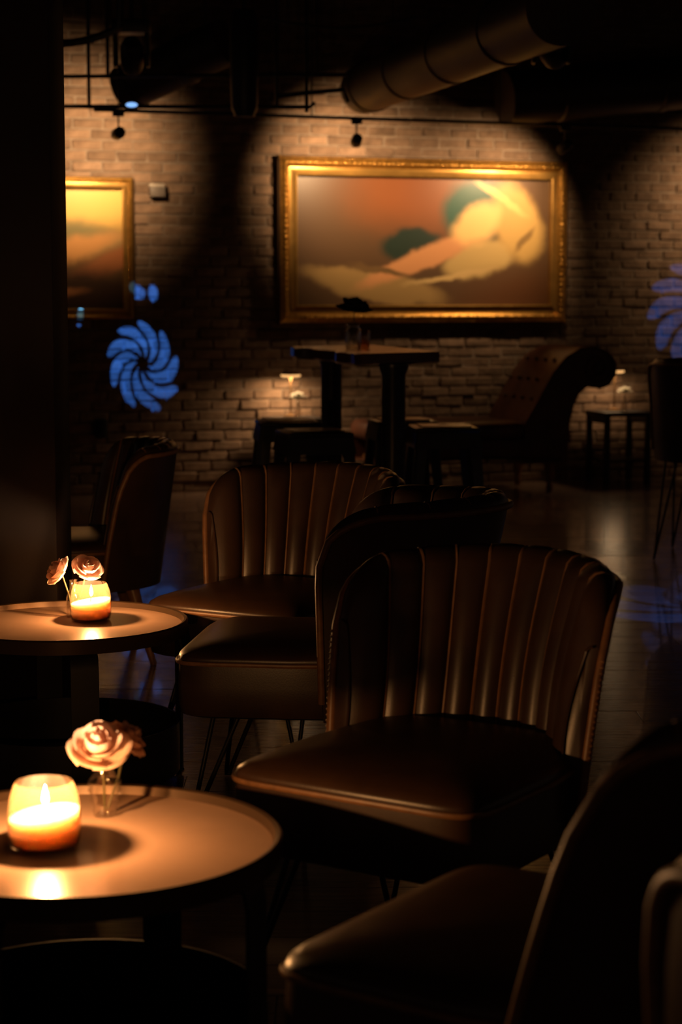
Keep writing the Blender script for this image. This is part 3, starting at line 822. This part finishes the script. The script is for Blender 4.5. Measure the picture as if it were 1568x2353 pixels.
# far vase
v2 = at(172, 1420, TZ) + Vector((-.005, .015, 0))
bt = [(.018, 0), (.020, .004), (.020, .055), (.016, .066), (.0105, .076), (.0105, .100), (.0125, .104)]
vase('bottle_vase', 'clear glass bottle vase behind the far candle', v2, bt, M['glass'])
rose('rose', 'open pink rose above the flame of the far candle', v2 + Vector((0, 0, .006)), v2 + Vector((.036, .012, .130)), .043, tilt=(radians(36), radians(20), 0), seed=8)
rose('rose', 'wilting pink rose drooping out of the bottle vase', v2 + Vector((-.002, 0, .006)), v2 + Vector((-.032, -.004, .126)), .043, tilt=(radians(20), radians(-58), 0), seed=11)

# ================================================================== live-edge bar table, stools
BZ = 1.05
q0, q1, q2, q3 = [at(*a, BZ) for a in ((836, 813), (1011, 808), (850, 791), (668, 796))]
root = thing('bar_table', 'high live-edge wooden bar table on two black posts', 'table', ((q0 + q1 + q2 + q3) / 4).xy.to_3d())
o0 = root.location.copy()
poly = []
n = 22
for k in range(n):                                   # wavy natural edge on the near long side
    t = k / n; p = q0.lerp(q3, t); side = (q3 - q0).normalized(); nv = Vector((-side.y, side.x, 0))
    poly.append(p + nv * (.018 * sin(9 * t) + .012 * sin(23 * t + 1)))
poly.append(q3)
for k in range(1, 5): poly.append(q3.lerp(q2, k / 4))
for k in range(1, n): poly.append(q2.lerp(q1, k / n))
poly.append(q1)
vs = []; fs = []; m_ = len(poly); c = sum(poly, Vector()) / m_
TH = .056
for lev, (z, k) in enumerate(((BZ, .985), (BZ - .004, 1.0), (BZ - TH + .010, 1.0), (BZ - TH, .96))):
    for p in poly: q = c + (p - c) * k; vs.append(Vector((q.x - o0.x, q.y - o0.y, z)))
for lev in range(3):
    for i in range(m_): j = (i + 1) % m_; fs.append((lev * m_ + i, lev * m_ + j, (lev + 1) * m_ + j, (lev + 1) * m_ + i))
top = MB().add(vs[:m_] + [Vector((c.x - o0.x, c.y - o0.y, BZ))], [(i, (i + 1) % m_, m_) for i in range(m_)])
top.build('table_top', M['slab'], root, 30)
MB().add(vs, fs + [tuple(range(3 * m_, 4 * m_))]).build('slab_edge', M['slab_edge'], root, 30)
for px_, yy in ((905, 8.5), (762, 9.75)):
    b = atY(px_, 900, yy); b = Vector((b.x - o0.x, b.y - o0.y, 0))
    MB().lathe([(0, 0), (.12, 0), (.12, .008), (.10, .018), (.06, .03), (.053, .05), (.053, BZ - .10), (.066, BZ - .066), (.066, BZ - TH + .006), (0, BZ - TH + .006)], b, 28).build('post', M['gun_metal'], root)

def stool(label, loc, rz):
    root = thing('metal_stool', label, 'stool', loc, rz, 'black metal stools at the bar table')
    H = .70; hw = .150
    mb = MB(); mb.rbox((0, 0, H - .012), (2 * hw, 2 * hw, .024), .011, 2).build('seat', M['gun_metal'], root)
    MB().rbox((0, 0, H + .003), (2 * hw - .07, 2 * hw - .07, .006), .0028, 1).build('seat_panel', M['gun_metal'], root)
    MB().lathe([(.016, H + .0062), (.022, H + .0078), (.028, H + .0062)], n=16).build('grip_hole', M['pipe'], root)
    for k in range(4):
        a = pi / 2 * k; q = Euler((0, 0, a)).to_matrix()
        # apron under the seat edge
        MB().add([q @ Vector(p) for p in ((-hw + .01, -hw + .004, H - .02), (hw - .01, -hw + .004, H - .02), (hw + .004, -hw - .008, H - .095), (-hw - .004, -hw - .008, H - .095), (-hw + .01, -hw + .012, H - .02), (hw - .01, -hw + .012, H - .02), (hw + .004, -hw, H - .095), (-hw - .004, -hw, H - .095))],
                 [(0, 1, 2, 3), (4, 5, 6, 7), (0, 1, 5, 4), (3, 2, 6, 7), (0, 3, 7, 4), (1, 2, 6, 5)]).build('apron', M['gun_metal'], root, 30)
        # folded sheet leg
        t = [(-hw + .004, -hw + .060), (-hw + .004, -hw + .012), (-hw + .012, -hw + .004), (-hw + .060, -hw + .004)]
        f_ = [(-hw - .048, -hw - .020), (-hw - .048, -hw - .042), (-hw - .042, -hw - .048), (-hw - .020, -hw - .048)]
        rows = [[q @ Vector((x, y_, H - .02)) for x, y_ in t], [q @ Vector((x, y_, 0.0)) for x, y_ in f_]]
        rows2 = [[p + (q @ Vector((.004, .004, 0))) for p in r] for r in rows]
        mb = MB(); mb.grid(rows); mb.grid(rows2); mb.grid([rows[0], rows2[0]]); mb.grid([rows[1], rows2[1]])
        mb.grid([[rows[0][0], rows[1][0]], [rows2[0][0], rows2[1][0]]]); mb.grid([[rows[0][3], rows[1][3]], [rows2[0][3], rows2[1][3]]])
        mb.build('leg', M['gun_metal'], root, 30)
        z = .22; kx = hw + .036
        MB().tube([q @ Vector((-kx, -kx, z)), q @ Vector((kx, -kx, z))], .009, 8).build('foot_rail', M['gun_metal'], root)
    return root
for lab, x_, y_, rz in (('black metal stool behind the stool in front of the left post', 662, 966, 8), ('black metal stool in front of the left post of the bar table', 722, 990, 14),
                       ('black metal stool hidden in part behind the right post', 925, 964, 10), ('black metal stool on the chaise side of the right post', 1020, 979, 6)):
    p = at(x_, y_, .70); stool(lab, Vector((p.x, p.y, 0)), radians(rz))

# vase, candle glass and dried flower on the bar table
pv = at(812, 803, BZ)
vase('glass_jar_vase', 'clear glass jar with a dried bloom on the bar table', pv, [(.034, 0), (.037, .006), (.037, .085), (.030, .10), (.028, .112), (.034, .122)], M['glass'], fill=(.033, .016))
rose('dried_flower', 'dark dried flower fanning out of the glass jar', pv + Vector((0, 0, .018)), pv + Vector((.004, 0, .186)), .080, 'petal_dark', tilt=(radians(10), radians(8), 0), seed=21)
pv2 = at(834, 800, BZ) + Vector((.004, .05, 0))
vase('amber_tumbler', 'amber glass tumbler next to the glass jar', pv2, [(.026, 0), (.030, .008), (.033, .045), (.030, .078), (.026, .086)], M['amber_glass'], cat='tumbler')

# ================================================================== scrolled chaise
cu, _ = at_wall(1236, 1000, .45)
chz = thing('chaise_longue', 'red brown leather chaise longue with one scrolled arm against the wall', 'chaise', wl(cu, .50, 0), WA)
D0, D1_ = -.34, .34
cen, spr = Vector((.24, .82)), []
prof = [(-.26, .46), (-.20, .56), (-.13, .68), (-.06, .80), (.03, .90), (.13, .955), (.24, .965), (.33, .93), (.385, .86), (.385, .78), (.34, .715), (.26, .69), (.19, .705), (.13, .66), (.09, .58), (.06, .46), (.05, .30), (.05, .20), (-.26, .20)]
MB().extrude(prof, D0, D1_).build('scroll_arm', M['red_leather'], chz, 50)
sp_ = []
for k in range(40):
    a = k / 39 * 4.2 * pi; r = .125 * (1 - k / 44); sp_.append((.255 + r * cos(-a + 1.9), D0 - .004, .825 + r * sin(-a + 1.9)))
MB().tube(sp_, .006, 6).build('scroll_welt', M['red_leather'], chz, 60)
MB().tube([(x, D0 - .003, z) for x, z in prof[:12]], .008, 6).build('arm_welt', M['red_leather'], chz, 60)
for r_ in range(3):
    for k in range(4):
        x, z = [(-.165, .62), (-.095, .745), (0.0, .872)][r_]
        MB().ball((x - .004, D0 + .12 + k * .15 + (.07 if r_ == 1 else 0), z + .006), 1, 10, 6, (.014, .014, .014)).build('tuft_button', M['leather'], chz, 80)
LX = -1.26
MB().rbox(((LX - .24) / 2, 0, .415), (-.24 - LX, .68, .13), .055, 5).build('seat_cushion', M['red_leather'], chz, 60)
rows = []
for k in range(17):
    x = LX + .02 + (-.02 - LX) * k / 16; dip = .03 * sin(pi * k / 16)
    rows.append([Vector((x, D0, .36)), Vector((x, D0 - .012, .30)), Vector((x, D0, .21 + dip)), Vector((x, D1_, .21 + dip)), Vector((x, D1_, .36)), Vector((x, D0, .36))])
MB().grid(rows).build('seat_rail', M['red_leather'], chz, 40)
MB().tube([(LX + .02 + (-.02 - LX) * k / 16, D0 - .006, .215 + .03 * sin(pi * k / 16)) for k in range(17)], .009, 6).build('lower_welt', M['leather'], chz, 60)
for x in (LX + .12, -.05):
    for y_ in (-.27, .27):
        MB().lathe([(0, 0), (.018, 0), (.026, .03), (.018, .06), (.034, .12), (.036, .24), (0, .24)], (x, y_, 0), 16).build('leg', M['wood_leg'], chz)

# ================================================================== side tables, lamps, white flowers by the wall
def side_table(label, x, y, off, wdt=.36):
    u, z = at_wall(x, y, off); H = .50
    root = thing('side_table', label, 'table', wl(u, off, 0), WA, 'black side tables along the wall')
    MB().rbox((0, 0, H - .015), (wdt, .34, .03), .004, 1).build('table_top', M['black_metal'], root)
    for sx in (-1, 1):
        for sy in (-1, 1):
            MB().rbox((sx * (wdt / 2 - .025), sy * .145, (H - .03) / 2), (.036, .036, H - .028), .003, 1).build('leg', M['black_metal'], root)
        MB().rbox((sx * (wdt / 2 - .025), 0, H - .055), (.02, .26, .05), .003, 1).build('side_rail', M['black_metal'], root)
    MB().rbox((0, 0, .16), (wdt - .05, .29, .018), .003, 1).build('lower_shelf', M['black_metal'], root)
    return root, u
def lamp(label, loc, watt):
    root = thing('table_lamp', label, 'lamp', loc, 0, 'small disc lamps by the wall')
    MB().lathe([(0, 0), (.05, 0), (.05, .010), (.012, .016), (.006, .03), (0, .03)], n=28).build('base', M['lamp_brass'], root)
    MB().lathe([(.0055, .025), (.0055, .235), (.014, .262), (.016, .27), (0, .27)], n=14).build('stem', M['lamp_brass'], root)
    sh = MB().lathe([(0, .302), (.030, .300), (.058, .290), (.064, .282)], n=36).build('shade', M['lamp_brass'], root, 60)
    MB().lathe([(.064, .282), (.066, .276), (.064, .268), (.05, .264), (0, .264)], n=36).build('diffuser', M['lamp_glow'], sh, 60)
    l = bpy.data.lights.new('lamp_light', 'AREA'); l.shape = 'DISK'; l.size = .11; l.energy = watt; l.color = WARM
    lo = bpy.data.objects.new('lamp_light', l); COL.objects.link(lo); lo.parent = root; lo.location = (0, 0, .2615)
    return root
for (x, y, lab1, lab2, lab3, lab4, watt) in ((676, 962, 'black side table behind the stools', 'small disc lamp glowing on the brick behind the stools', 'white bloom in a vase behind the stools', 'small vase of the white bloom behind the stools', LAMP_W),
                                      (1422, 962, 'black side table beyond the scrolled arm', 'small disc lamp glowing beyond the scrolled arm', 'white bloom in a vase beyond the scrolled arm', 'small vase of the white bloom beyond the scrolled arm', LAMP_W * .4)):
    off = .27
    t, u = side_table(lab1, x, y, off)
    lamp(lab2, wl(u - .005, off - .06, .50), watt)
    vl = wl(u + .0, off + .09, .50)
    vase('bud_vase', lab4, vl, [(.020, 0), (.023, .006), (.023, .05), (.012, .075), (.012, .10), (.015, .105)], M['glass'])
    rose('white_flower', lab3, vl + Vector((0, 0, .006)), vl + Vector((0, 0, .135)), .052, 'petal_white', seed=31, group='white blooms by the lamps')
